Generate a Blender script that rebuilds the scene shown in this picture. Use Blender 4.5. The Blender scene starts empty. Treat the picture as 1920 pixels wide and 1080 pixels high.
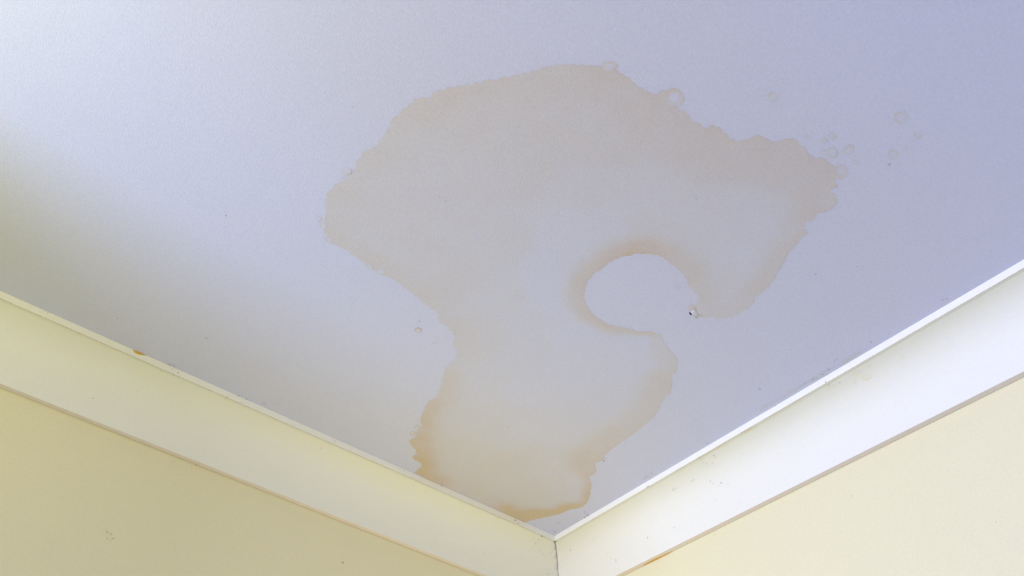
import bpy, bmesh, math, random
from mathutils import Matrix, Vector

CEIL = 2.45
C = bpy.context.scene.collection
scn = bpy.context.scene
# ---------------------------------------------------------------- camera
cam_data = bpy.data.cameras.new('camera')
cam = bpy.data.objects.new('camera', cam_data)
C.objects.link(cam)
cam_data.sensor_width = 36.0
cam_data.lens = 1301.25 / 1920 * 36
cam_data.clip_start = 0.01
R_ = ((-0.79625137, 0.47514885, 0.37445605),
      (0.60300646, 0.57358372, 0.55442306),
      (0.04865158, 0.66725953, -0.74323465))
cam.matrix_world = Matrix([(*R_[0], 0.95432), (*R_[1], 1.14448), (*R_[2], CEIL - 0.75), (0, 0, 0, 1)])
scn.camera = cam
# ---------------------------------------------------------------- light and exposure
scn.view_settings.view_transform = 'Standard'
scn.view_settings.look = 'None'
scn.view_settings.exposure = 0.0
scn.view_settings.gamma = 1.0
world = bpy.data.worlds.new('world'); scn.world = world
world.use_nodes = True
world.node_tree.nodes['Background'].inputs[0].default_value = (0.8, 0.9, 1.0, 1)
world.node_tree.nodes['Background'].inputs[1].default_value = 0.0

def area(name, loc, rot, sx, sy, color, power, spread=180):
    l = bpy.data.lights.new(name, 'AREA'); l.shape = 'RECTANGLE'; l.size = sx; l.size_y = sy
    l.color = color; l.energy = power; l.spread = math.radians(spread)
    o = bpy.data.objects.new(name, l); C.objects.link(o); o.location = loc
    o.rotation_euler = rot
    return o
area('window_light_amber_left', (2.985, 0.8, CEIL-0.55), (math.pi/2, 0, math.pi/2), 0.5, 0.5, (0.558, 0.592, 1.000), 53.000)
area('window_light_blue_low', (2.985, 0.7, CEIL-1.5), (math.pi/2, 0, math.pi/2), 0.3, 0.4, (0.000, 0.364, 1.000), 14.000)
area('window_light_blue_high', (2.985, 1.5, CEIL-0.55), (math.pi/2, 0, math.pi/2), 0.3, 0.4, (0.810, 0.650, 1.000), 16.300)
area('added_lamp_light', (1.75, 0.8, CEIL-0.615), (math.pi, 0, 0), 0.2, 0.2, (1.000, 0.968, 0.011), 4.650)  # extra uplight for the ceiling; the lamp around it is invented
area('added_window_light', (0.4, 0.02, CEIL-0.6), (math.pi/2+0.7, 0, 0), 0.36, 0.3, (1.000, 0.800, 0.080), 1.500)  # extra warm light tilted upward, added low in the left wall


# ---------------------------------------------------------------- helpers
def new_obj(name, verts, faces, m, parent=None, smooth=False, attr=None):
    me = bpy.data.meshes.new(name)
    me.from_pydata([tuple(v) for v in verts], [], [tuple(f) for f in faces])
    me.update()
    if m: me.materials.append(m)
    if smooth:
        for p in me.polygons: p.use_smooth = True
    if attr is not None:
        a = me.attributes.new('stain', 'FLOAT', 'POINT')
        a.data.foreach_set('value', [float(x) for x in attr])
    o = bpy.data.objects.new(name, me); C.objects.link(o)
    if parent: o.parent = parent
    return o

def tag(o, label=None, cat=None, group=None, kind=None):
    if label: o['label'] = label
    if cat: o['category'] = cat
    if group: o['group'] = group
    if kind: o['kind'] = kind
    return o

def box_data(x0, x1, y0, y1, z0, z1, vs, fs):
    n = len(vs)
    vs += [(x0, y0, z0), (x1, y0, z0), (x1, y1, z0), (x0, y1, z0), (x0, y0, z1), (x1, y0, z1), (x1, y1, z1), (x0, y1, z1)]
    fs += [(n, n+3, n+2, n+1), (n+4, n+5, n+6, n+7), (n, n+1, n+5, n+4), (n+1, n+2, n+6, n+5), (n+2, n+3, n+7, n+6), (n+3, n, n+4, n+7)]

def boxes(name, lst, m, parent=None):
    vs, fs = [], []
    for b in lst: box_data(*b, vs, fs)
    return new_obj(name, vs, fs, m, parent)

def lathe(name, prof, m, parent=None, seg=32, at=(0, 0, 0)):
    vs, fs = [], []
    for r, z in prof:
        for k in range(seg):
            t = 2*math.pi*k/seg; vs.append((at[0]+r*math.cos(t), at[1]+r*math.sin(t), at[2]+z))
    for i in range(len(prof)-1):
        for k in range(seg):
            k2 = (k+1) % seg; fs.append((i*seg+k, i*seg+k2, (i+1)*seg+k2, (i+1)*seg+k))
    return new_obj(name, vs, fs, m, parent, smooth=True)

# ---------------------------------------------------------------- materials
CEILING_PAINT = (0.66, 0.685, 0.875)
CORNICE_PAINT = (0.875, 0.88, 0.755)
WALL_PAINT = (0.83, 0.79, 0.505)

def paint(name, col, rough, spec, stipple, strength, mottle=0.02, stain=None):
    """Rolled wall paint: stipple bump, a hint of mottling; optional water-stain dye driven by the 'stain' attribute."""
    m = bpy.data.materials.new(name); m.use_nodes = True
    nt = m.node_tree; N = nt.nodes; L = nt.links
    b = N['Principled BSDF']
    b.inputs['Roughness'].default_value = rough
    b.inputs['Specular IOR Level'].default_value = spec
    geo = N.new('ShaderNodeNewGeometry')
    n1 = N.new('ShaderNodeTexNoise'); n1.inputs['Scale'].default_value = stipple; n1.inputs['Detail'].default_value = 2.0
    L.new(geo.outputs['Position'], n1.inputs['Vector'])
    bump = N.new('ShaderNodeBump'); bump.inputs['Strength'].default_value = strength; bump.inputs['Distance'].default_value = 0.0006
    L.new(n1.outputs['Fac'], bump.inputs['Height']); L.new(bump.outputs['Normal'], b.inputs['Normal'])
    n2 = N.new('ShaderNodeTexNoise'); n2.inputs['Scale'].default_value = 260.0; n2.inputs['Detail'].default_value = 3.0
    L.new(geo.outputs['Position'], n2.inputs['Vector'])
    mp = N.new('ShaderNodeMapRange'); mp.inputs['From Min'].default_value = 0.3; mp.inputs['From Max'].default_value = 0.7
    mp.inputs['To Min'].default_value = 1.0 - mottle; mp.inputs['To Max'].default_value = 1.0 + mottle
    L.new(n2.outputs['Fac'], mp.inputs['Value'])
    mul = N.new('ShaderNodeVectorMath'); mul.operation = 'SCALE'
    mul.inputs[0].default_value = col
    L.new(mp.outputs['Result'], mul.inputs['Scale'])
    out = mul.outputs['Vector']
    if stain:
        at = N.new('ShaderNodeAttribute'); at.attribute_name = 'stain'
        n3 = N.new('ShaderNodeTexNoise'); n3.inputs['Scale'].default_value = 28.0; n3.inputs['Detail'].default_value = 5.0
        L.new(geo.outputs['Position'], n3.inputs['Vector'])
        mr = N.new('ShaderNodeMapRange'); mr.inputs['From Min'].default_value = 0.3; mr.inputs['From Max'].default_value = 0.7
        mr.inputs['To Min'].default_value = 0.86; mr.inputs['To Max'].default_value = 1.14
        L.new(n3.outputs['Fac'], mr.inputs['Value'])
        md = N.new('ShaderNodeMath'); md.operation = 'MULTIPLY'
        L.new(at.outputs['Fac'], md.inputs[0]); L.new(mr.outputs['Result'], md.inputs[1])
        cr = N.new('ShaderNodeValToRGB')
        els = cr.color_ramp.elements
        els[0].position = 0.0; els[0].color = (1, 1, 1, 1)
        els[1].position = 1.0; els[1].color = stain[-1] + (1,)
        for pos, c in zip((0.3, 0.6, 0.8), stain):
            e = els.new(pos); e.color = c + (1,)
        L.new(md.outputs['Value'], cr.inputs['Fac'])
        mx = N.new('ShaderNodeVectorMath'); mx.operation = 'MULTIPLY'
        L.new(out, mx.inputs[0]); L.new(cr.outputs['Color'], mx.inputs[1]); out = mx.outputs['Vector']
    L.new(out, b.inputs['Base Color'])
    return m

DYE = [(0.99, 0.958, 0.855), (0.978, 0.898, 0.735), (0.968, 0.84, 0.66), (0.955, 0.775, 0.45)]
m_ceil = paint('ceiling_paint', CEILING_PAINT, 0.75, 0.15, 700.0, 0.5, mottle=0.03)
m_stain = paint('water_stained_ceiling_paint', CEILING_PAINT, 0.75, 0.15, 700.0, 0.5, mottle=0.03, stain=DYE)
m_trim = paint('cornice_paint', CORNICE_PAINT, 0.6, 0.2, 500.0, 0.06, mottle=0.012)
m_trim_stain = paint('water_stained_cornice_paint', CORNICE_PAINT, 0.6, 0.2, 500.0, 0.06, mottle=0.012, stain=DYE)
m_fillet = paint('fillet_pale_paint', (0.94, 0.94, 0.77), 0.4, 0.3, 500.0, 0.04, mottle=0.015)  # paler and smoother than the cornice paint
m_lip = paint('bare_plaster_lip', (0.88, 0.80, 0.75), 0.8, 0.1, 500.0, 0.06)
m_crack = [paint('dirty_crack_left', (0.50, 0.42, 0.26), 0.9, 0.05, 120.0, 0.1, mottle=0.3), paint('dirty_crack_right', (0.72, 0.66, 0.55), 0.9, 0.05, 120.0, 0.1, mottle=0.2)]  # darker dirt in the left crack, paler in the right
m_wall = paint('cream_wall_paint', WALL_PAINT, 0.65, 0.2, 600.0, 0.12)

def flat(name, col, rough=0.8, spec=0.1, scale=300.0, amount=0.15):
    m = bpy.data.materials.new(name); m.use_nodes = True
    N = m.node_tree.nodes; L = m.node_tree.links; b = N['Principled BSDF']
    b.inputs['Roughness'].default_value = rough; b.inputs['Specular IOR Level'].default_value = spec
    n = N.new('ShaderNodeTexNoise'); n.inputs['Scale'].default_value = scale
    mr = N.new('ShaderNodeMapRange'); mr.inputs['To Min'].default_value = 1 - amount; mr.inputs['To Max'].default_value = 1 + amount
    L.new(n.outputs['Fac'], mr.inputs['Value'])
    v = N.new('ShaderNodeVectorMath'); v.operation = 'SCALE'; v.inputs[0].default_value = col
    L.new(mr.outputs['Result'], v.inputs['Scale']); L.new(v.outputs['Vector'], b.inputs['Base Color'])
    return m

m_floor = flat('grey_carpet', (0.27, 0.28, 0.36), 0.5, 0.2, 6.0, 0.2)
m_frame = flat('window_white', (0.8, 0.8, 0.78), 0.4, 0.3, 20.0, 0.03)
m_metal = flat('lamp_metal', (0.35, 0.34, 0.32), 0.35, 0.5, 40.0, 0.05)
m_rust = flat('rust', (0.74, 0.42, 0.05), 0.8, 0.1, 500.0, 0.25)
m_grime = flat('grime', (0.40, 0.36, 0.22), 0.9, 0.05, 300.0, 0.3)
m_hole = flat('hole_shadow', (0.05, 0.03, 0.035), 0.9, 0.05)
m_glass = bpy.data.materials.new('window_glass'); m_glass.use_nodes = True
gb = m_glass.node_tree.nodes['Principled BSDF']
gb.inputs['Base Color'].default_value = (1, 1, 1, 1); gb.inputs['Roughness'].default_value = 0.02
gb.inputs['Transmission Weight'].default_value = 1.0; gb.inputs['IOR'].default_value = 1.1

def speck_mat(base, dark, name):
    """the same paint, darkened by a mould speck of a given density"""
    k = [c*(1-dark) + q*dark for c, q in zip(base, (0.045, 0.04, 0.025))]
    return flat(name, k, 0.9, 0.05, 900.0, 0.2)

# ---------------------------------------------------------------- the setting
A_, B_ = 3.0, 3.2
THK = 0.12
# window openings: far wall (x = A_) and an added one in the left wall (y = 0)
FW = (0.50, 1.70, CEIL-1.75, CEIL-0.25)
LW = (0.18, 0.62, CEIL-1.60, CEIL-0.42)

tag(boxes('ceiling', [(-THK, A_+THK, -THK, B_+THK, CEIL, CEIL+THK)], m_ceil), 'pale bluish white painted ceiling above the corner', 'ceiling', kind='structure')
tag(boxes('floor', [(-THK, A_+THK, -THK, B_+THK, -THK, 0)], m_floor), 'blue grey carpeted floor of the room', 'floor', kind='structure')
tag(boxes('wall_right', [(-THK, 0, -THK, B_+THK, 0, CEIL)], m_wall), 'brightly lit cream wall under the right cornice', 'wall', kind='structure')
tag(boxes('wall_back', [(0, A_+THK, B_, B_+THK, 0, CEIL)], m_wall), 'cream wall behind the viewpoint', 'wall', kind='structure')
tag(boxes('wall_left', [(0, LW[0], -THK, 0, 0, CEIL), (LW[1], A_+THK, -THK, 0, 0, CEIL),
                        (LW[0], LW[1], -THK, 0, 0, LW[2]), (LW[0], LW[1], -THK, 0, LW[3], CEIL)], m_wall),
    'shaded olive cream wall under the left cornice', 'wall', kind='structure')
tag(boxes('wall_far', [(A_, A_+THK, 0, FW[0], 0, CEIL), (A_, A_+THK, FW[1], B_, 0, CEIL),
                       (A_, A_+THK, FW[0], FW[1], 0, FW[2]), (A_, A_+THK, FW[0], FW[1], FW[3], CEIL)], m_wall),
    'cream wall with a tall window, far left of the viewpoint', 'wall', kind='structure')
tag(boxes('added_shade_block', [(1.75, 2.5, 0, 0.46, 0, CEIL)], m_wall), 'added unseen full height block shading the ceiling along the left wall', 'wall', kind='structure')  # unseen block, added to cast the shaded band on the ceiling

def window(name, along, o0, o1, z0, z1, label):
    root = bpy.data.objects.new(name, None); C.objects.link(root)
    fr, w, d0, d1 = [], 0.045, 0.05, 0.10
    def bx(u0, u1, a, b, e0, e1):
        return (A_+e0, A_+e1, u0, u1, a, b) if along == 'y' else (u0, u1, -e1, -e0, a, b)
    fr = [bx(o0, o1, z0, z0+w, d0, d1), bx(o0, o1, z1-w, z1, d0, d1), bx(o0, o0+w, z0+w, z1-w, d0, d1), bx(o1-w, o1, z0+w, z1-w, d0, d1),
          bx(o0+w, o1-w, (z0+z1)/2-.02, (z0+z1)/2+.02, d0, d1)]
    boxes('window_frame', fr, m_frame, root)
    mid = (z0+z1)/2
    for a, b in ((z0+w, mid-.02), (mid+.02, z1-w)):
        boxes('window_pane', [bx(o0+w, o1-w, a, b, .072, .078)], m_glass, root)
    return tag(root, label, 'window', kind='structure')
window('window_1', 'y', *FW, 'tall white framed sash window in the far wall')
window('added_window', 'x', *LW, 'added unseen white framed sash window low in the left wall beside the corner')  # unseen window added to house the extra low light

# ---------------------------------------------------------------- cornices
W_, T_, L_, D_ = 0.0785, 0.0121, 0.0115, 0.1031     # projection, ceiling fillet, wall lip, drop
NS = 40
cove = []
for i in range(NS+1):
    t = i/NS
    cove.append(((1-t)**2*W_ + 2*t*(1-t)*0.016 + t*t*L_, (1-t)**2*T_ + 2*t*(1-t)*0.0165 + t*t*D_))
# the cove starts behind a narrow paint crack under the fillet
fillet = [(W_, 0.0), (W_, T_)]
crack = [(W_, T_), (W_-0.0009, T_+0.0001), (W_-0.0010, T_-0.0012)]
cove_pts = [(W_-0.0010, T_-0.0012), (W_-0.0022, T_+0.0008)] + [c for c in cove if c[0] < W_-0.003]
lip = [cove_pts[-1], (L_-0.0006, D_), (0.0012, D_), (0.0010, D_-0.0016), (0.0, D_-0.0016)]
cum = [0.0]
for i in range(NS):
    cum.append(cum[-1] + math.hypot(cove[i+1][0]-cove[i][0], cove[i+1][1]-cove[i][1]))

def place(side, u, p, d):
    """a point u metres along the left (0) or right (1) wall, p out from the wall, d below the ceiling"""
    return (u, p, CEIL-d) if side == 0 else (p, u, CEIL-d)

def moulding(name, pts, side, m, parent=None, smooth=False):
    rng = random.Random(name + str(side))
    length = A_ if side == 0 else B_
    us = [0.0] + [length*k/220 for k in range(1, 221)]
    vs, fs = [], []
    n = len(pts)
    for p, d in pts:
        for k, u in enumerate(us):
            uu = max(u, p)
            if k == 0: uu = p
            # brush-line unevenness where the paint meets the ceiling and the crack
            vs.append(place(side, uu, p, d))
    m_ = len(us)
    for i in range(n-1):
        for k in range(m_-1):
            q = (i*m_+k, i*m_+k+1, (i+1)*m_+k+1, (i+1)*m_+k)
            fs.append(q if side == 0 else q[::-1])
    return new_obj(name, vs, fs, m, parent, smooth)

def cornice(name, side, label):
    o = moulding(name, cove_pts, side, m_trim, None, True)
    moulding('ceiling_fillet', fillet, side, m_fillet, o)['label'] = 'narrow square fillet running along the ceiling'
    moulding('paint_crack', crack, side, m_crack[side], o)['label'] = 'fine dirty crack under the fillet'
    moulding('wall_lip', lip, side, m_lip, o)['label'] = 'thin underside lip along the wall'
    return tag(o, label, 'cornice', kind='structure')
trim_left = cornice('trim_1', 0, 'dull shaded cove cornice between ceiling and left wall')
trim_right = cornice('trim_2', 1, 'bright white cove cornice between ceiling and right wall')
# filled mitre joint in the corner: a thin dirty bead down the cove
vs, fs = [], []
path = [(W_-0.001, T_+0.0)] + cove[2:]
for i, (p, d) in enumerate(path):
    q0 = path[max(i-1, 0)]; q1 = path[min(i+1, len(path)-1)]
    r = 0.0010
    for k in range(6):
        th = 2*math.pi*k/6
        # tube around the mitre curve, in the plane across it
        ex = math.cos(th)*r; ez = math.sin(th)*r
        vs.append((p + ex*0.707, p - ex*0.707, CEIL-d+ez))
for i in range(len(path)-1):
    for k in range(6):
        fs.append((i*6+k, i*6+(k+1) % 6, (i+1)*6+(k+1) % 6, (i+1)*6+k))
new_obj('mitre_joint', vs, fs, m_grime, trim_left, True)['label'] = 'dirty greenish mitre joint down the corner'

# ---------------------------------------------------------------- the stain and the marks (metres on each surface)
STAIN_OUTLINE = [(0.85689,0.54059),(0.85929,0.54533),(0.86437,0.55987),(0.86384,0.57643),(0.86002,0.59156),(0.85433,0.61441),(0.85775,0.63489),(0.85743,0.65287),(0.84925,0.66622),(0.84977,0.68954),(0.85208,0.7089),(0.84846,0.73154),(0.84351,0.75212),(0.83308,0.76302),(0.83097,0.77327),(0.82228,0.78645),(0.80696,0.80249),(0.79325,0.82047),(0.77515,0.84102),(0.76041,0.85974),(0.74384,0.88366),(0.72502,0.89936),(0.70784,0.91138),(0.70088,0.91609),(0.6947,0.91459),(0.68764,0.92099),(0.68027,0.92329),(0.66501,0.92477),(0.65156,0.9235),(0.63177,0.92838),(0.62642,0.93767),(0.62027,0.94089),(0.60881,0.93308),(0.596,0.93296),(0.58259,0.93494),(0.57311,0.93192),(0.56173,0.93478),(0.55369,0.93493),(0.55063,0.94187),(0.54236,0.94625),(0.52947,0.9447),(0.51232,0.94614),(0.50369,0.95583),(0.50076,0.96461),(0.49059,0.97048),(0.4781,0.97175),(0.47217,0.97836),(0.46536,0.98887),(0.45657,0.99087),(0.44097,0.99039),(0.4217,0.98885),(0.41087,0.99661),(0.39564,0.99635),(0.38706,0.99546),(0.37765,0.99021),(0.37528,0.98512),(0.36445,0.98071),(0.36927,0.96601),(0.36045,0.97316),(0.34847,0.96921),(0.34421,0.96379),(0.34182,0.9533),(0.35001,0.94078),(0.34546,0.93133),(0.34965,0.92125),(0.34501,0.91528),(0.33372,0.91281),(0.33231,0.90072),(0.32871,0.89021),(0.32543,0.87502),(0.31746,0.86209),(0.30994,0.8471),(0.3002,0.82827),(0.29628,0.80915),(0.29519,0.79393),(0.28741,0.78453),(0.28799,0.76538),(0.28941,0.74857),(0.30237,0.73344),(0.31518,0.72706),(0.31969,0.71898),(0.32694,0.71724),(0.33574,0.71277),(0.35231,0.71882),(0.35732,0.72637),(0.35015,0.7304),(0.35523,0.74407),(0.36724,0.74629),(0.3846,0.74925),(0.39317,0.75529),(0.4098,0.76091),(0.42975,0.76256),(0.45154,0.76288),(0.4668,0.75769),(0.48019,0.74705),(0.49361,0.73002),(0.50118,0.71339),(0.50091,0.69661),(0.50399,0.681),(0.50113,0.66603),(0.49298,0.65013),(0.48382,0.63728),(0.4682,0.62655),(0.45004,0.62027),(0.42401,0.61867),(0.4059,0.62344),(0.39186,0.63221),(0.37408,0.63737),(0.36405,0.64713),(0.342,0.65445),(0.32798,0.64398),(0.30802,0.63805),(0.28622,0.63289),(0.26344,0.60865),(0.26364,0.5983),(0.24578,0.58284),(0.23489,0.56672),(0.23058,0.5486),(0.21095,0.51085),(0.20774,0.49611),(0.20362,0.46581),(0.20126,0.44331),(0.20067,0.40703),(0.19693,0.36563),(0.18832,0.35367),(0.1918,0.33401),(0.17096,0.31513),(0.1715,0.29393),(0.15455,0.28147),(0.13081,0.24993),(0.11847,0.23117),(0.11113,0.20458),(0.12321,0.17753),(0.12568,0.15748),(0.1353,0.13494),(0.14954,0.10664),(0.15837,0.08444),(0.16781,0.07305),(0.21703,0.07402),(0.27138,0.07464),(0.32419,0.07524),(0.3755,0.07582),(0.41553,0.08019),(0.43184,0.08285),(0.43232,0.09087),(0.43555,0.11534),(0.46214,0.12222),(0.46279,0.13987),(0.4756,0.15108),(0.49412,0.16238),(0.4947,0.17269),(0.49152,0.18294),(0.4998,0.20175),(0.50073,0.21897),(0.51418,0.23378),(0.51869,0.24982),(0.5227,0.26264),(0.52914,0.28536),(0.52546,0.30452),(0.53611,0.33541),(0.55409,0.37642),(0.55388,0.40373),(0.56146,0.41954),(0.57705,0.43054),(0.58373,0.44695),(0.60389,0.45769),(0.62042,0.4589),(0.63227,0.47262),(0.64587,0.47434),(0.66533,0.47811),(0.68349,0.48177),(0.7049,0.48596),(0.72254,0.48897),(0.73795,0.48408),(0.76609,0.48774),(0.79382,0.49281),(0.80861,0.49309),(0.82698,0.49029),(0.83661,0.5005),(0.84719,0.51193),(0.84921,0.52762)]
STAIN_RIM = [(0.74171,0.88295,0.12,0.03683),(0.82213,0.78623,0.12,0.03215),(0.84722,0.68123,0.08,0.02824),(0.86643,0.5754,0.08,0.03105),(0.83978,0.50741,0.12,0.02524),(0.7062,0.48434,0.12,0.03696),(0.61852,0.46496,0.12,0.0394),(0.56257,0.4186,0.1,0.03163),(0.53568,0.33884,0.28,0.03418),(0.5132,0.24463,0.45,0.03096),(0.47689,0.14996,0.5,0.04051),(0.43215,0.09701,0.6,0.03575),(0.30475,0.0847,0.1,0.04571),(0.16476,0.08724,0.7,0.04523),(0.12727,0.17116,0.65,0.03112),(0.12169,0.23482,0.6,0.01796),(0.16137,0.28765,0.4,0.01702),(0.1914,0.33207,0.4,0.06783),(0.20383,0.45137,0.35,0.0558),(0.23492,0.55947,0.35,0.04735),(0.28,0.62461,0.3,0.03661),(0.33071,0.64555,0.25,0.02497),(0.36291,0.64597,0.5,0.0098),(0.41849,0.61736,0.54,0.01844),(0.48122,0.63667,0.54,0.02669),(0.50502,0.69003,0.54,0.02686),(0.47925,0.74868,0.5,0.03011),(0.40995,0.76207,0.38,0.03285),(0.35817,0.73889,0.15,0.02733),(0.32732,0.71549,0.12,0.01893),(0.29225,0.76604,0.15,0.03715),(0.30394,0.82387,0.28,0.03077),(0.32979,0.88932,0.28,0.02863),(0.34982,0.92999,0.25,0.03116),(0.35673,0.96733,0.15,0.045),(0.41231,0.99257,0.18,0.0563),(0.50362,0.95497,0.22,0.06808),(0.59917,0.93389,0.2,0.05825),(0.67908,0.92052,0.18,0.04944)]
STAIN_FILL = [(0.73009,0.82948,0.42),(0.7963,0.75891,0.42),(0.83188,0.65472,0.4),(0.82957,0.55044,0.45),(0.74983,0.55711,0.4),(0.74115,0.67681,0.34),(0.68528,0.77277,0.38),(0.63329,0.86206,0.42),(0.53208,0.89613,0.38),(0.44484,0.94687,0.4),(0.38539,0.96478,0.38),(0.41981,0.88397,0.22),(0.51166,0.83097,0.22),(0.6025,0.77856,0.28),(0.63543,0.65078,0.3),(0.57905,0.69695,0.12),(0.53546,0.75599,0.16),(0.50179,0.77193,0.3),(0.44038,0.81049,0.22),(0.36435,0.83699,0.18),(0.33977,0.76773,0.25),(0.37122,0.87871,0.2),(0.65423,0.5474,0.38),(0.56976,0.56313,0.25),(0.53471,0.61959,0.05),(0.48134,0.57958,0.05),(0.56114,0.48286,0.33),(0.47588,0.50775,0.15),(0.41215,0.56141,0.05),(0.38867,0.59683,0.06),(0.32335,0.58793,0.06),(0.48784,0.37959,0.22),(0.41171,0.42653,0.12),(0.29214,0.49218,0.14),(0.27399,0.56179,0.2),(0.50444,0.29128,0.28),(0.4203,0.28443,0.28),(0.35798,0.35853,0.2),(0.29169,0.39567,0.2),(0.41092,0.18521,0.36),(0.30462,0.20925,0.4),(0.23985,0.28953,0.3),(0.17072,0.25481,0.3),(0.20901,0.16999,0.45),(0.28406,0.129,0.45),(0.38933,0.13469,0.45),(0.55444,0.65567,0.1),(0.45546,0.56383,0.04),(0.49509,0.5899,0.04),(0.42006,0.57044,0.03),(0.51224,0.55376,0.13),(0.35329,0.6188,0.04),(0.34032,0.55692,0.05),(0.38387,0.50302,0.06),(0.54694,0.75805,0.14),(0.57405,0.72447,0.12),(0.45361,0.82284,0.2)]
CEILING_SPOTS = [
    (0.61025, 0.94038, 0.01182, 0.00966, -2.66130, 0.00383, 0.42, 0.03, 'thick brown water ring touching the upper right edge of the big stain'),
    (0.69388, 0.92163, 0.00853, 0.00573, 2.53094, 0.00275, 0.35, 0.05, 'faint flattened water ring on the topmost edge of the big stain'),
    (0.38047, 0.99680, 0.01109, 0.00780, -2.84274, 0.00359, 0.40, 0.12, 'brown water ring on the right tip of the big stain'),
    (0.52343, 1.00955, 0.00665, 0.00528, -3.00087, 0.00254, 0.32, 0.10, 'small lone water ring above the right half of the big stain'),
    (0.38982, 1.08366, 0.00920, 0.00660, 3.10592, 0.00230, 0.30, 0.06, 'largest of the pale water rings far to the right of the stain'),
    (0.35396, 1.08227, 0.00516, 0.00364, -3.13157, 0.00169, 0.26, 0.05, 'small oval water ring furthest to the right on the ceiling'),
    (0.35277, 1.05037, 0.00751, 0.00541, -3.11203, 0.00210, 0.32, 0.04, 'medium water ring just above a dark speck right of the stain'),
    (0.34963, 1.06377, 0.00334, 0.00224, -2.91955, 0.00138, 0.20, 0.10, 'tiny faint water spot beside the medium ring right of the stain'),
    (0.45227, 1.00165, 0.00327, 0.00254, -3.05556, 0.00149, 0.26, 0.08, 'tiny water ring closest to the rounded top corner of the right lobe'),
    (0.42992, 1.02048, 0.00502, 0.00383, -3.12723, 0.00169, 0.28, 0.08, 'small water ring highest of the cluster off the right tip'),
    (0.43258, 1.01057, 0.00520, 0.00322, 2.64155, 0.00170, 0.20, 0.10, 'faint flat water spot under the highest ring of the cluster'),
    (0.41057, 1.00680, 0.00814, 0.00619, -3.08108, 0.00209, 0.36, 0.03, 'clear round water ring in the middle of the cluster off the right tip'),
    (0.41861, 1.00178, 0.00394, 0.00303, 3.10047, 0.00174, 0.28, 0.10, 'small water spot joined to the left of the clear round ring'),
    (0.39929, 1.02105, 0.00763, 0.00527, 1.58085, 0.00208, 0.28, 0.12, 'long slanting water spot right of the clear round ring'),
    (0.37886, 1.01663, 0.00378, 0.00264, -2.86798, 0.00141, 0.22, 0.10, 'tiny water spot below the long slanting spot'),
    (0.86112, 0.61035, 0.00717, 0.00542, 1.77680, 0.00226, 0.26, 0.05, 'pale loop of a water ring on the upper left edge of the stain'),
    (0.85975, 0.59503, 0.00441, 0.00323, 2.20864, 0.00191, 0.22, 0.08, 'small pale water spot below the loop on the upper left edge'),
    (0.85539, 0.51913, 0.00470, 0.00350, 2.13210, 0.00182, 0.18, 0.05, 'very faint water ring left of the stain, touching nothing'),
    (0.84545, 0.51217, 0.00596, 0.00459, 1.49712, 0.00251, 0.25, 0.10, 'small water ring on the leftmost tip of the stain'),
    (0.82872, 0.49372, 0.00547, 0.00439, 1.83120, 0.00214, 0.30, 0.06, 'small water ring at the lower corner of the left lobe'),
    (0.75921, 0.48746, 0.00544, 0.00446, 1.53502, 0.00197, 0.28, 0.00, 'small water ring on the lower left edge halfway to the neck'),
    (0.74307, 0.48852, 0.00697, 0.00551, 2.12764, 0.00271, 0.25, 0.12, 'oval water spot on the lower left edge beside a small ring'),
    (0.63584, 0.42177, 0.00631, 0.00547, 1.82981, 0.00223, 0.60, 0.10, 'small brown oval ring alone left of the neck of the stain'),
    (0.60049, 0.41400, 0.00266, 0.00219, 2.14511, 0.00125, 0.40, 0.30, 'tiny brown dash left of the neck of the stain'),
    (0.39429, 0.73725, 0.00464, 0.00312, 2.54538, 0.00178, 0.14, 0.14, 'faint pinkish blot inside the pale round gap'),
    (0.50571, 0.20888, 0.00663, 0.00525, 1.31111, 0.00230, 0.50, 0.04, 'upper of two tiny brown loops on the lower left edge'),
    (0.50153, 0.18805, 0.00677, 0.00530, 1.30688, 0.00234, 0.50, 0.04, 'lower of two tiny brown loops on the lower left edge')]
CORNICE_SPOTS = [
    (0.80096, 0.02748, 0.00649, 0.00614, -3.08668, 0.00251, 0.28, 0.10, 'largest beige water ring on the right cornice'),
    (0.86187, 0.02848, 0.00384, 0.00320, 2.27798, 0.00143, 0.22, 0.05, 'small lone water ring furthest right on the right cornice'),
    (0.81676, 0.01290, 0.00375, 0.00299, 2.08801, 0.00142, 0.18, 0.08, 'tiny water ring just above the largest ring on the right cornice'),
    (0.79425, 0.01559, 0.00764, 0.00636, -2.37735, 0.00357, 0.10, 0.16, 'soft beige blot left of the largest ring on the right cornice'),
    (0.78323, 0.02496, 0.00298, 0.00243, 2.32640, 0.00120, 0.24, 0.08, 'tiny water ring lowest of the group on the right cornice'),
    (0.74602, 0.01324, 0.00338, 0.00316, 2.03878, 0.00188, 0.12, 0.16, 'pale beige blot under the dark dots on the right cornice')]
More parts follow.
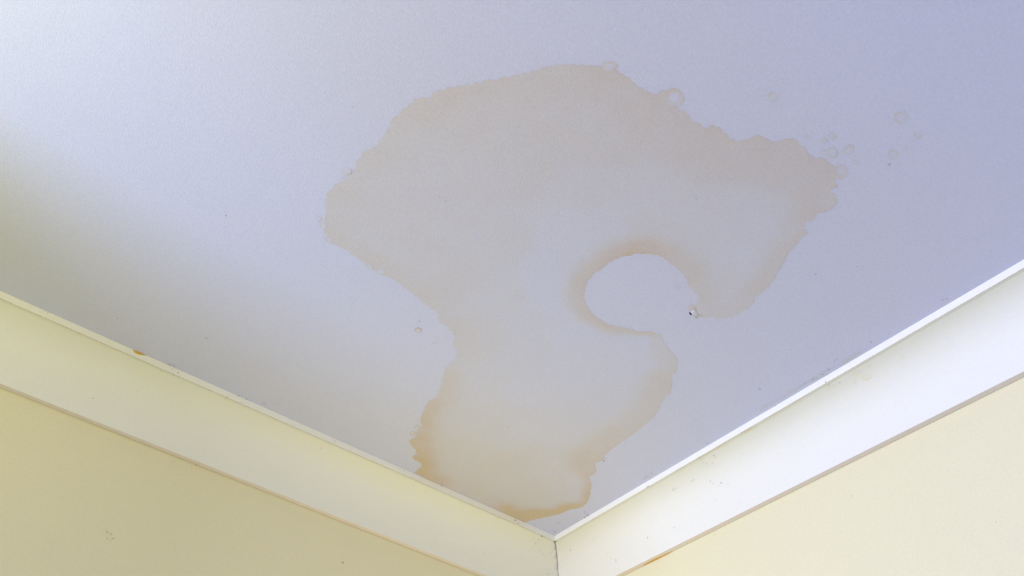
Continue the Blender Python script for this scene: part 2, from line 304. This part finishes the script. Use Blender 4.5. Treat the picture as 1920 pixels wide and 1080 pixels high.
SPECKS = {
    'ceil': [(0.74654,0.65219,0.00093,0.5),(0.73647,0.65168,0.00093,0.5),(0.1857,0.35077,0.00215,0.9),(0.18732,0.35838,0.00133,0.5),(0.26703,0.87544,0.00121,0.7),(0.4744,0.9063,0.00095,0.4),(0.48713,0.85836,0.00121,0.4),(0.95763,0.44161,0.00118,0.7),(1.01738,0.13707,0.0014,0.6),(0.88978,0.18524,0.00284,0.35),(0.34465,1.03938,0.0017,0.5),(0.38213,0.31744,0.00137,0.5),(0.5803,0.37152,0.00119,0.4),(0.6453,0.44005,0.00139,0.5),(0.08202,0.18758,0.00267,0.6),(0.08032,0.17742,0.00253,0.6),(0.09459,0.19228,0.00187,0.5),(0.08945,0.09132,0.003,0.6),(0.10738,0.12472,0.00323,0.4),(0.08498,0.15916,0.00208,0.4),(0.2279,0.07951,0.00221,0.3),(0.36764,0.07823,0.00268,0.7),(0.37247,0.08655,0.00207,0.5),(0.09101,0.37923,0.00207,0.55),(0.09135,0.36517,0.00209,0.55),(0.08994,0.35804,0.00168,0.45),(0.08803,0.37072,0.00153,0.4),(0.08492,0.511,0.00177,0.5),(0.08833,0.76556,0.00211,0.55),(0.08794,0.73642,0.00194,0.5),(0.08629,0.74223,0.00172,0.4),(0.08574,0.7528,0.0016,0.45),(0.09953,0.78439,0.00134,0.4),(0.0986,0.78823,0.00124,0.35),(0.08848,0.72157,0.00163,0.4),(0.1323,0.66678,0.00199,0.5),(0.07861,0.65564,0.00161,0.4),(0.09281,0.84403,0.00139,0.7),(0.08819,0.87037,0.00117,0.4),(0.23492,0.91932,0.00128,0.55),(0.09166,0.95694,0.00137,0.5),(0.08992,0.96172,0.00127,0.5),(0.08563,0.96395,0.00109,0.4),(0.91505,0.08206,0.00354,0.3),(0.90846,0.08415,0.00307,0.25),(0.79125,0.07996,0.00323,0.25),(0.77752,0.08023,0.0025,0.25),(0.74789,0.08819,0.00377,0.2),(0.31836,0.08562,0.00227,0.4),(0.8991,0.69468,0.00108,0.3)],
    'filL': [(0.18455,0.00482,0.00224,0.9),(0.17621,0.00765,0.00171,0.6),(1.10774,0.0025,0.00121,0.6),(0.8969,0.00618,0.00151,0.7),(0.90773,0.00371,0.00141,0.3),(0.8087,0.01039,0.00137,0.5),(0.78224,0.00968,0.00129,0.4),(0.60086,0.00392,0.00152,0.4),(0.4538,0.00384,0.00162,0.3),(0.46215,0.00393,0.00139,0.3)],
    'coveL': [(0.22436,0.00431,0.00201,0.6),(0.11246,0.00169,0.00308,1.0),(0.11048,0.0147,0.00168,0.45),(0.10999,0.02674,0.00169,0.45),(0.11033,0.02049,0.00135,0.35),(0.1101,0.03263,0.00126,0.3),(0.11086,0.039,0.00148,0.4),(0.08916,0.03911,0.00162,0.3),(0.07878,0.04125,0.00211,0.4),(0.12582,0.06703,0.00142,0.4),(0.04962,0.07366,0.00195,0.4),(0.21536,0.08637,0.00138,0.3),(0.06338,0.03294,0.0018,0.3),(0.98888,0.09305,0.00122,0.5),(0.61705,0.02076,0.00141,0.5),(0.80888,0.00399,0.00157,0.6),(0.91287,0.00105,0.00175,0.4),(0.90192,0.00218,0.00164,0.4),(0.92175,0.00383,0.0016,0.35)],
    'filR': [(0.35272,0.01111,0.00283,0.3),(0.35702,0.01084,0.00179,0.25),(0.75033,0.01036,0.00144,0.7)],
    'coveR': [(0.08747,0.03696,0.00266,0.35),(0.18107,0.08944,0.00173,0.35),(0.19264,0.09777,0.00297,0.2),(0.28487,0.08652,0.00173,0.5),(0.17378,0.07726,0.00147,0.3),(0.48282,0.0627,0.00159,0.7),(0.46527,0.05114,0.00152,0.5),(0.49412,0.06919,0.00128,0.4),(0.46687,0.05712,0.00121,0.3),(0.35236,0.09292,0.00199,0.35),(0.3888,0.03208,0.00267,0.2),(0.39432,0.03244,0.00199,0.2),(0.45733,0.08418,0.00123,0.3),(0.50656,0.0132,0.00179,0.45),(0.50489,0.01755,0.00153,0.35),(0.48298,0.00728,0.00153,0.4),(0.47982,0.01523,0.00146,0.4),(0.48265,0.02033,0.00142,0.45),(0.48148,0.02599,0.00128,0.35),(0.49199,0.02632,0.00116,0.3),(0.47765,0.06596,0.0011,0.3),(0.43851,0.03517,0.00191,0.35),(0.43264,0.03589,0.00181,0.35),(0.60627,0.06591,0.00136,0.4),(0.7502,0.00625,0.00146,0.5),(0.75557,0.0111,0.00123,0.4),(0.7656,0.01246,0.00149,0.35),(0.15628,0.04103,0.00151,0.3)],
    'wallR': [(0.69043,0.15301,0.00119,0.45),(0.85814,0.26681,0.00077,0.45),(0.42833,0.11024,0.00142,0.3)],
    'wallL': [(0.50047,0.17406,0.00168,0.8),(0.83289,0.11252,0.00116,0.5),(0.79753,0.1039,0.00119,0.7)],
}
SCUFFS = [[(0.87791,0.25204),(0.87216,0.2559)],[(0.87241,0.26193),(0.8694,0.26337)],[(0.87117,0.25468),(0.86613,0.25539)],[(0.86706,0.26336),(0.86472,0.26336)],[(0.86507,0.26095),(0.86139,0.25877)]]
TIDE_MARK = [(0.08947,0.62685),(0.08805,0.66702),(0.08713,0.69298),(0.08837,0.71994),(0.08692,0.74169),(0.08791,0.76476),(0.08505,0.78552),(0.08524,0.80937),(0.08556,0.83639)]
RUST_RUN = [(0.25363,0.09996),(0.27102,0.09893),(0.2881,0.09842),(0.30348,0.09841),(0.31721,0.0989)]


# the big water stain: one film of dyed paint, densest along its tide lines
def build_stain():
    import numpy as np
    from mathutils.geometry import delaunay_2d_cdt
    rng = random.Random(5)
    P = [Vector(p) for p in STAIN_OUTLINE]
    n = len(P); fine = []
    ph = [rng.uniform(0, 6.28) for _ in range(4)]
    s = 0.0
    for i in range(n):                                   # Catmull-Rom blended with the straight chord keeps the traced nicks
        a, b, c, d = P[i-1], P[i], P[(i+1) % n], P[(i+2) % n]
        ln = (c-b).length; k = max(1, int(ln/0.0016))
        for j in range(k):
            t = j/k
            q = 0.5*((2*b) + (c-a)*t + (2*a-5*b+4*c-d)*t*t + (3*b-a-3*c+d)*t**3)
            q = q*0.6 + (b.lerp(c, t))*0.4
            nrm = Vector((-(c-b).y, (c-b).x)).normalized()
            ss = s + ln*t
            w = 0.0008*math.sin(ss*470+ph[0]+2*math.sin(ss*90)) + 0.0007*math.sin(ss*860+ph[1]+2*math.sin(ss*140)) + 0.0005*math.sin(ss*1600+ph[2]) + rng.uniform(-.0003, .0003)
            fine.append(q + nrm*w)
        s += ln
    B = np.array([(p.x, p.y) for p in fine])
    nb = len(B)
    x0, y0 = B.min(0); x1, y1 = B.max(0); h = 0.0036
    gx, gy = np.meshgrid(np.arange(x0, x1, h), np.arange(y0, y1, h)); gx[::2] += h/2
    G = np.stack([gx.ravel(), gy.ravel()], 1)
    A1 = B; A2 = np.roll(B, -1, 0)
    def dist(Q):
        out = np.empty(len(Q)); ins = np.zeros(len(Q), bool)
        e = A2-A1; ee = (e**2).sum(1)+1e-15
        for i in range(0, len(Q), 2000):
            q = Q[i:i+2000, None, :]
            t = np.clip(((q-A1)*e).sum(2)/ee, 0, 1)
            out[i:i+2000] = np.sqrt((((A1+t[..., None]*e)-q)**2).sum(2)).min(1)
            yy = Q[i:i+2000, 1][:, None]; xx = Q[i:i+2000, 0][:, None]
            cr = (A1[:, 1] > yy) != (A2[:, 1] > yy)
            xi = A1[:, 0] + (yy-A1[:, 1])*e[:, 0]/np.where(np.abs(e[:, 1]) < 1e-12, 1e-12, e[:, 1])
            ins[i:i+2000] = (cr & (xx < xi)).sum(1) % 2 == 1
        return out, ins
    dg, ig = dist(G)
    G = G[ig & (dg > 0.0012)]
    allp = [Vector(p) for p in B] + [Vector(p) for p in G]
    vs, es, fs, *_ = delaunay_2d_cdt(allp, [(i, (i+1) % nb) for i in range(nb)], [], 1, 1e-6)
    V = np.array([(v.x, v.y) for v in vs])
    dv, _i = dist(V)
    rim = np.array(STAIN_RIM); fill = np.array(STAIN_FILL)
    d2 = ((V[:, None]-rim[:, :2])**2).sum(2)+1e-6; w = 1/d2**2; w /= w.sum(1, keepdims=True)
    amp = w@rim[:, 2]; wid = w@rim[:, 3]
    d2 = ((V[:, None]-fill[:, :2])**2).sum(2)+1e-4; w = 1/d2**2.2; w /= w.sum(1, keepdims=True)
    f = w@fill[:, 2]
    val = f + amp*np.exp(-(dv/wid)**3.6*1.1) + 0.10*np.exp(-dv/0.0022)*np.clip(amp*2.5, .25, 1)
    val = np.maximum(val, 0.30*np.exp(-(dv/0.004)**2))
    o = new_obj('water_stain', [(x, y, CEIL-0.00015) for x, y in V], [tuple(q)[::-1] for q in fs], m_stain, attr=val)
    for p in o.data.polygons:
        if p.normal.z > 0: p.flip()
    tag(o, 'large brownish hook shaped water stain spreading over the ceiling from the corner', 'stain')
build_stain()

SP = {'ceil': None}
def on_surface(surf, u, v, lift):
    """u along the wall, v across the surface (arc length on the cove, drop on fillet and wall)"""
    if surf == 'ceil': return (u, v, CEIL-lift)
    side = 0 if surf.endswith('L') else 1
    if surf.startswith('fil'): return place(side, u, W_+lift, v)
    if surf.startswith('wall'): return place(side, u, lift, v)
    i = 0
    while i < NS-1 and cum[i+1] < v: i += 1
    t = (v-cum[i])/(cum[i+1]-cum[i])
    p = cove[i][0]+t*(cove[i+1][0]-cove[i][0]); d = cove[i][1]+t*(cove[i+1][1]-cove[i][1])
    dx, dd = cove[i+1][0]-cove[i][0], cove[i+1][1]-cove[i][1]; l = math.hypot(dx, dd)
    return place(side, u, p + dd/l*lift, d + (-dx)/l*lift)

def ring(surf, u, v, ra, rb, ang, rp, rim, fill, label, group, m, lift):
    rng = random.Random(label)
    rp = min(rp, rb*0.95); rim *= 1.25
    k1, k2 = rng.uniform(0, 6.28), rng.uniform(0, 6.28)
    fr = [(0.0, fill), (max(0.05, 1-1.5*rp/rb), fill), (max(0.12, 1-1.0*rp/rb), rim*.75), (max(.2, 1-.45*rp/rb), rim), (0.97, rim*.9), (1.0, rim*.7)]
    S = 36; vs, fs, at = [], [], []
    for r, a in fr:
        for k in range(S):
            th = 2*math.pi*k/S
            wob = 1 + 0.06*math.sin(2*th+k1) + 0.05*math.sin(3*th+k2) + 0.03*math.sin(5*th+k1*2)
            x, y = ra*r*wob*math.cos(th), rb*r*wob*math.sin(th)
            vs.append(on_surface(surf, u+x*math.cos(ang)-y*math.sin(ang), v+x*math.sin(ang)+y*math.cos(ang), lift))
            at.append(a*(1+0.35*math.sin(th+k2)))
    for i in range(len(fr)-1):
        for k in range(S):
            fs.append((i*S+k, i*S+(k+1) % S, (i+1)*S+(k+1) % S, (i+1)*S+k))
    o = new_obj('water_spot', vs, fs, m, attr=at)
    if surf == 'ceil':
        for p in o.data.polygons:
            if p.normal.z > 0: p.flip()
    else:
        for p in o.data.polygons:
            if p.normal.x < 0: p.flip()
    return tag(o, label, 'stain', group)

for i, s in enumerate(CEILING_SPOTS): ring('ceil', *s, 'small water spots around the ceiling stain', m_stain, 0.00018 + 0.000006*i)
for i, s in enumerate(CORNICE_SPOTS): ring('coveR', *s, 'small water spots on the right cornice', m_trim_stain, 0.00018 + 0.000006*i)

def strip(name, surf, pts, width, vals, m, lift):
    """a soft edged band along a polyline on a surface"""
    rng = random.Random(name)
    fine = []
    for i in range(len(pts)-1):
        a, b = Vector(pts[i]), Vector(pts[i+1]); k = max(1, int((b-a).length/0.003))
        for j in range(k): fine.append(a.lerp(b, j/k))
    fine.append(Vector(pts[-1]))
    prof = [(-1, 0), (-.5, .55), (0, 1), (.5, .8), (1, 0)]
    vs, fs, at = [], [], []
    for i, q in enumerate(fine):
        d = (fine[min(i+1, len(fine)-1)]-fine[max(i-1, 0)]).normalized(); nn = Vector((-d.y, d.x))
        t = i/(len(fine)-1); e = min(1, 6*t, 6*(1-t)); w = width*(.7+.3*math.sin(i*.37)+rng.uniform(-.15, .15))
        for s, a in prof:
            r = q+nn*(s*w); vs.append(on_surface(surf, r.x, r.y, lift)); at.append(a*vals*e*(.8+.3*math.sin(i*.23+1)))
    for i in range(len(fine)-1):
        for k in range(4): fs.append((i*5+k, i*5+k+1, (i+1)*5+k+1, (i+1)*5+k))
    return new_obj(name, vs, fs, m, attr=at)
o = strip('tide_mark', 'ceil', TIDE_MARK, 0.0042, 0.62, m_stain, 0.0002)
for p in o.data.polygons:
    if p.normal.z > 0: p.flip()
tag(o, 'thin brown tide line on the ceiling along the right cornice', 'stain')
o = strip('seep_line', 'coveR', [(0.42, 0.0034), (0.50, 0.0032), (0.58, 0.0034), (0.66, 0.0038), (0.715, 0.0032)], 0.0022, 0.85, m_trim_stain, 0.0004)
for p in o.data.polygons:
    if p.normal.z > 0: p.flip()
tag(o, 'fine brown seep line under the fillet of the right cornice', 'stain')

# rust chip on the left fillet, rust run along the right wall lip
def blob(name, fn, pts, m, label, cat):
    c = Vector((sum(p[0] for p in pts)/len(pts), sum(p[1] for p in pts)/len(pts)))
    vs = [fn(c.x, c.y, 0.0012)] + [fn(c.x+(x-c.x)*.6, c.y+(y-c.y)*.6, 0.0009) for x, y in pts] + [fn(x, y, 0.00005) for x, y in pts]
    n = len(pts); fs = [(0, 1+i, 1+(i+1) % n) for i in range(n)] + [(1+i, 1+n+i, 1+n+(i+1) % n, 1+(i+1) % n) for i in range(n)]
    return tag(new_obj(name, vs, fs, m, smooth=True), label, cat)
blob('rust_chip', lambda u, v, l: on_surface('filL', u, v, l),
     [(0.9755, 0.0006), (0.9725, 0.0030), (0.9685, 0.0046), (0.9630, 0.0042), (0.9575, 0.0022), (0.9530, 0.0010), (0.9560, 0.0002), (0.9640, 0.0001)], m_rust,
     'orange rusty chip on the upper edge of the left cornice', 'rust mark')
def under(u, v, l): return (v, u, CEIL-D_-l*0.5)
blob('rust_run', under, [(0.248, 0.0022), (0.262, 0.0040), (0.278, 0.0046), (0.296, 0.0042), (0.312, 0.0030), (0.330, 0.0018), (0.325, 0.0006), (0.290, 0.0004), (0.258, 0.0008)], m_rust,
     'orange rust run under the right cornice near the corner', 'rust mark')

# popped plaster over a screw in the stain's hook
NX, NY = 0.3373, 0.7179
root = bpy.data.objects.new('plaster_pop', None); C.objects.link(root); root.location = (NX, NY, CEIL)
tag(root, 'small popped plaster flake with a dark gap at the tip of the hook', 'plaster damage')
def dome(name, cx, cy, rx, ry, hgt, m, seed, flatten=.75):
    rng = random.Random(seed); S = 20; vs, fs = [], []
    k1, k2 = rng.uniform(0, 6), rng.uniform(0, 6)
    rings = [(1.0, 0.0), (.92, .45), (.75, .85), (.45, 1.0), (0.02, .9)]
    for r, z in rings:
        for k in range(S):
            t = 2*math.pi*k/S; w = 1+.12*math.sin(2*t+k1)+.08*math.sin(3*t+k2)
            vs.append((cx+rx*r*w*math.cos(t), cy+ry*r*w*math.sin(t), -hgt*z))
    for i in range(len(rings)-1):
        for k in range(S): fs.append((i*S+k, (i+1)*S+k, (i+1)*S+(k+1) % S, i*S+(k+1) % S))
    return new_obj(name, vs, fs, m, root, True)
m_plaster = flat('bare_plaster', (0.66, 0.665, 0.76), 0.9, 0.05, 400.0, 0.1)
m_scab = flat('brown_scab', (0.63, 0.57, 0.58), 0.9, 0.05, 500.0, 0.25)
dome('flake', 0.0006, -0.0006, 0.0066, 0.0052, 0.0014, m_plaster, 1)
dome('gap', 0.0052, -0.0046, 0.0030, 0.0011, 0.0018, m_hole, 2)['label'] = 'dark open edge of the flake'
dome('scab', 0.0092, 0.0052, 0.0058, 0.0036, 0.0006, m_scab, 3)
dome('scab', -0.0088, 0.0035, 0.0034, 0.0014, 0.0006, m_scab, 4)
dome('scab', -0.0062, -0.0056, 0.0036, 0.0014, 0.0006, m_scab, 5)

# mould specks: uncountable grit, one object per surface
LBL = {'ceil': ('tiny dark mould specks scattered over the ceiling and along its edges', CEILING_PAINT),
       'filL': ('tiny dark mould specks on the fillet of the left cornice', CORNICE_PAINT),
       'coveL': ('tiny dark mould specks on the cove of the left cornice near the corner', CORNICE_PAINT),
       'filR': ('tiny brown specks on the bright fillet of the right cornice', CORNICE_PAINT),
       'coveR': ('tiny dark mould specks on the cove of the right cornice', CORNICE_PAINT),
       'wallL': ('tiny brown specks on the shaded left wall', WALL_PAINT),
       'wallR': ('tiny grey specks on the bright right wall', WALL_PAINT)}
for surf, lst in SPECKS.items():
    vs, fs, mi = [], [], []; mats = []
    for lv in (0.3, 0.55, 0.85): mats.append(speck_mat(LBL[surf][1], lv*.58, 'mould_' + surf + '_%d' % int(lv*100)))
    rng = random.Random(surf)
    for u, v, r, dk in lst:
        S = 9; n0 = len(vs); k1 = rng.uniform(0, 6)
        vs.append(on_surface(surf, u, v, 0.0007))
        for k in range(S):
            t = 2*math.pi*k/S; w = .85*r*(1+.2*math.sin(2*t+k1)+rng.uniform(-.15, .15))
            vs.append(on_surface(surf, u+w*math.cos(t), v+w*math.sin(t), 0.00035))
        for k in range(S):
            fs.append((n0, n0+1+k, n0+1+(k+1) % S)); mi.append(0 if dk < .42 else (1 if dk < .68 else 2))
    o = new_obj('mould_specks', vs, fs, None)
    for m in mats: o.data.materials.append(m)
    o.data.polygons.foreach_set('material_index', mi)
    tag(o, LBL[surf][0], 'mould', kind='stuff')

# brown scuff on the left wall
vs, fs = [], []
for (u0, v0), (u1, v1) in SCUFFS:
    a, b = Vector((u0, v0)), Vector((u1, v1)); d = (b-a).normalized(); n = Vector((-d.y, d.x))*0.0009
    k = len(vs); mid = a.lerp(b, .5)
    for q in (a, mid+n, b, mid-n): vs.append(on_surface('wallL', q.x, q.y, 0.0003))
    fs.append((k, k+1, k+2, k+3))
tag(new_obj('scuff_mark', vs, fs, flat('scuff', (0.60, 0.52, 0.32), 0.9, 0.05, 400.0, .2)), 'small brown scuff on the shaded left wall', 'scuff')

# invented floor lamp, added beyond the frame to throw light on the ceiling
LX, LY = 1.75, 0.8
lamp = bpy.data.objects.new('added_floor_lamp', None); C.objects.link(lamp); lamp.location = (LX, LY, 0)
tag(lamp, 'added unseen tall metal floor lamp with an upturned bowl shade', 'lamp')
lathe('base', [(0.0, 0.0), (0.14, 0.0), (0.14, 0.015), (0.03, 0.03), (0.012, 0.05)], m_metal, lamp)
lathe('pole', [(0.011, 0.04), (0.011, CEIL-0.80)], m_metal, lamp)
lathe('bowl_shade', [(0.011, CEIL-0.80), (0.06, CEIL-0.77), (0.12, CEIL-0.70), (0.15, CEIL-0.62), (0.146, CEIL-0.62), (0.115, CEIL-0.69), (0.0, CEIL-0.74)], m_metal, lamp)
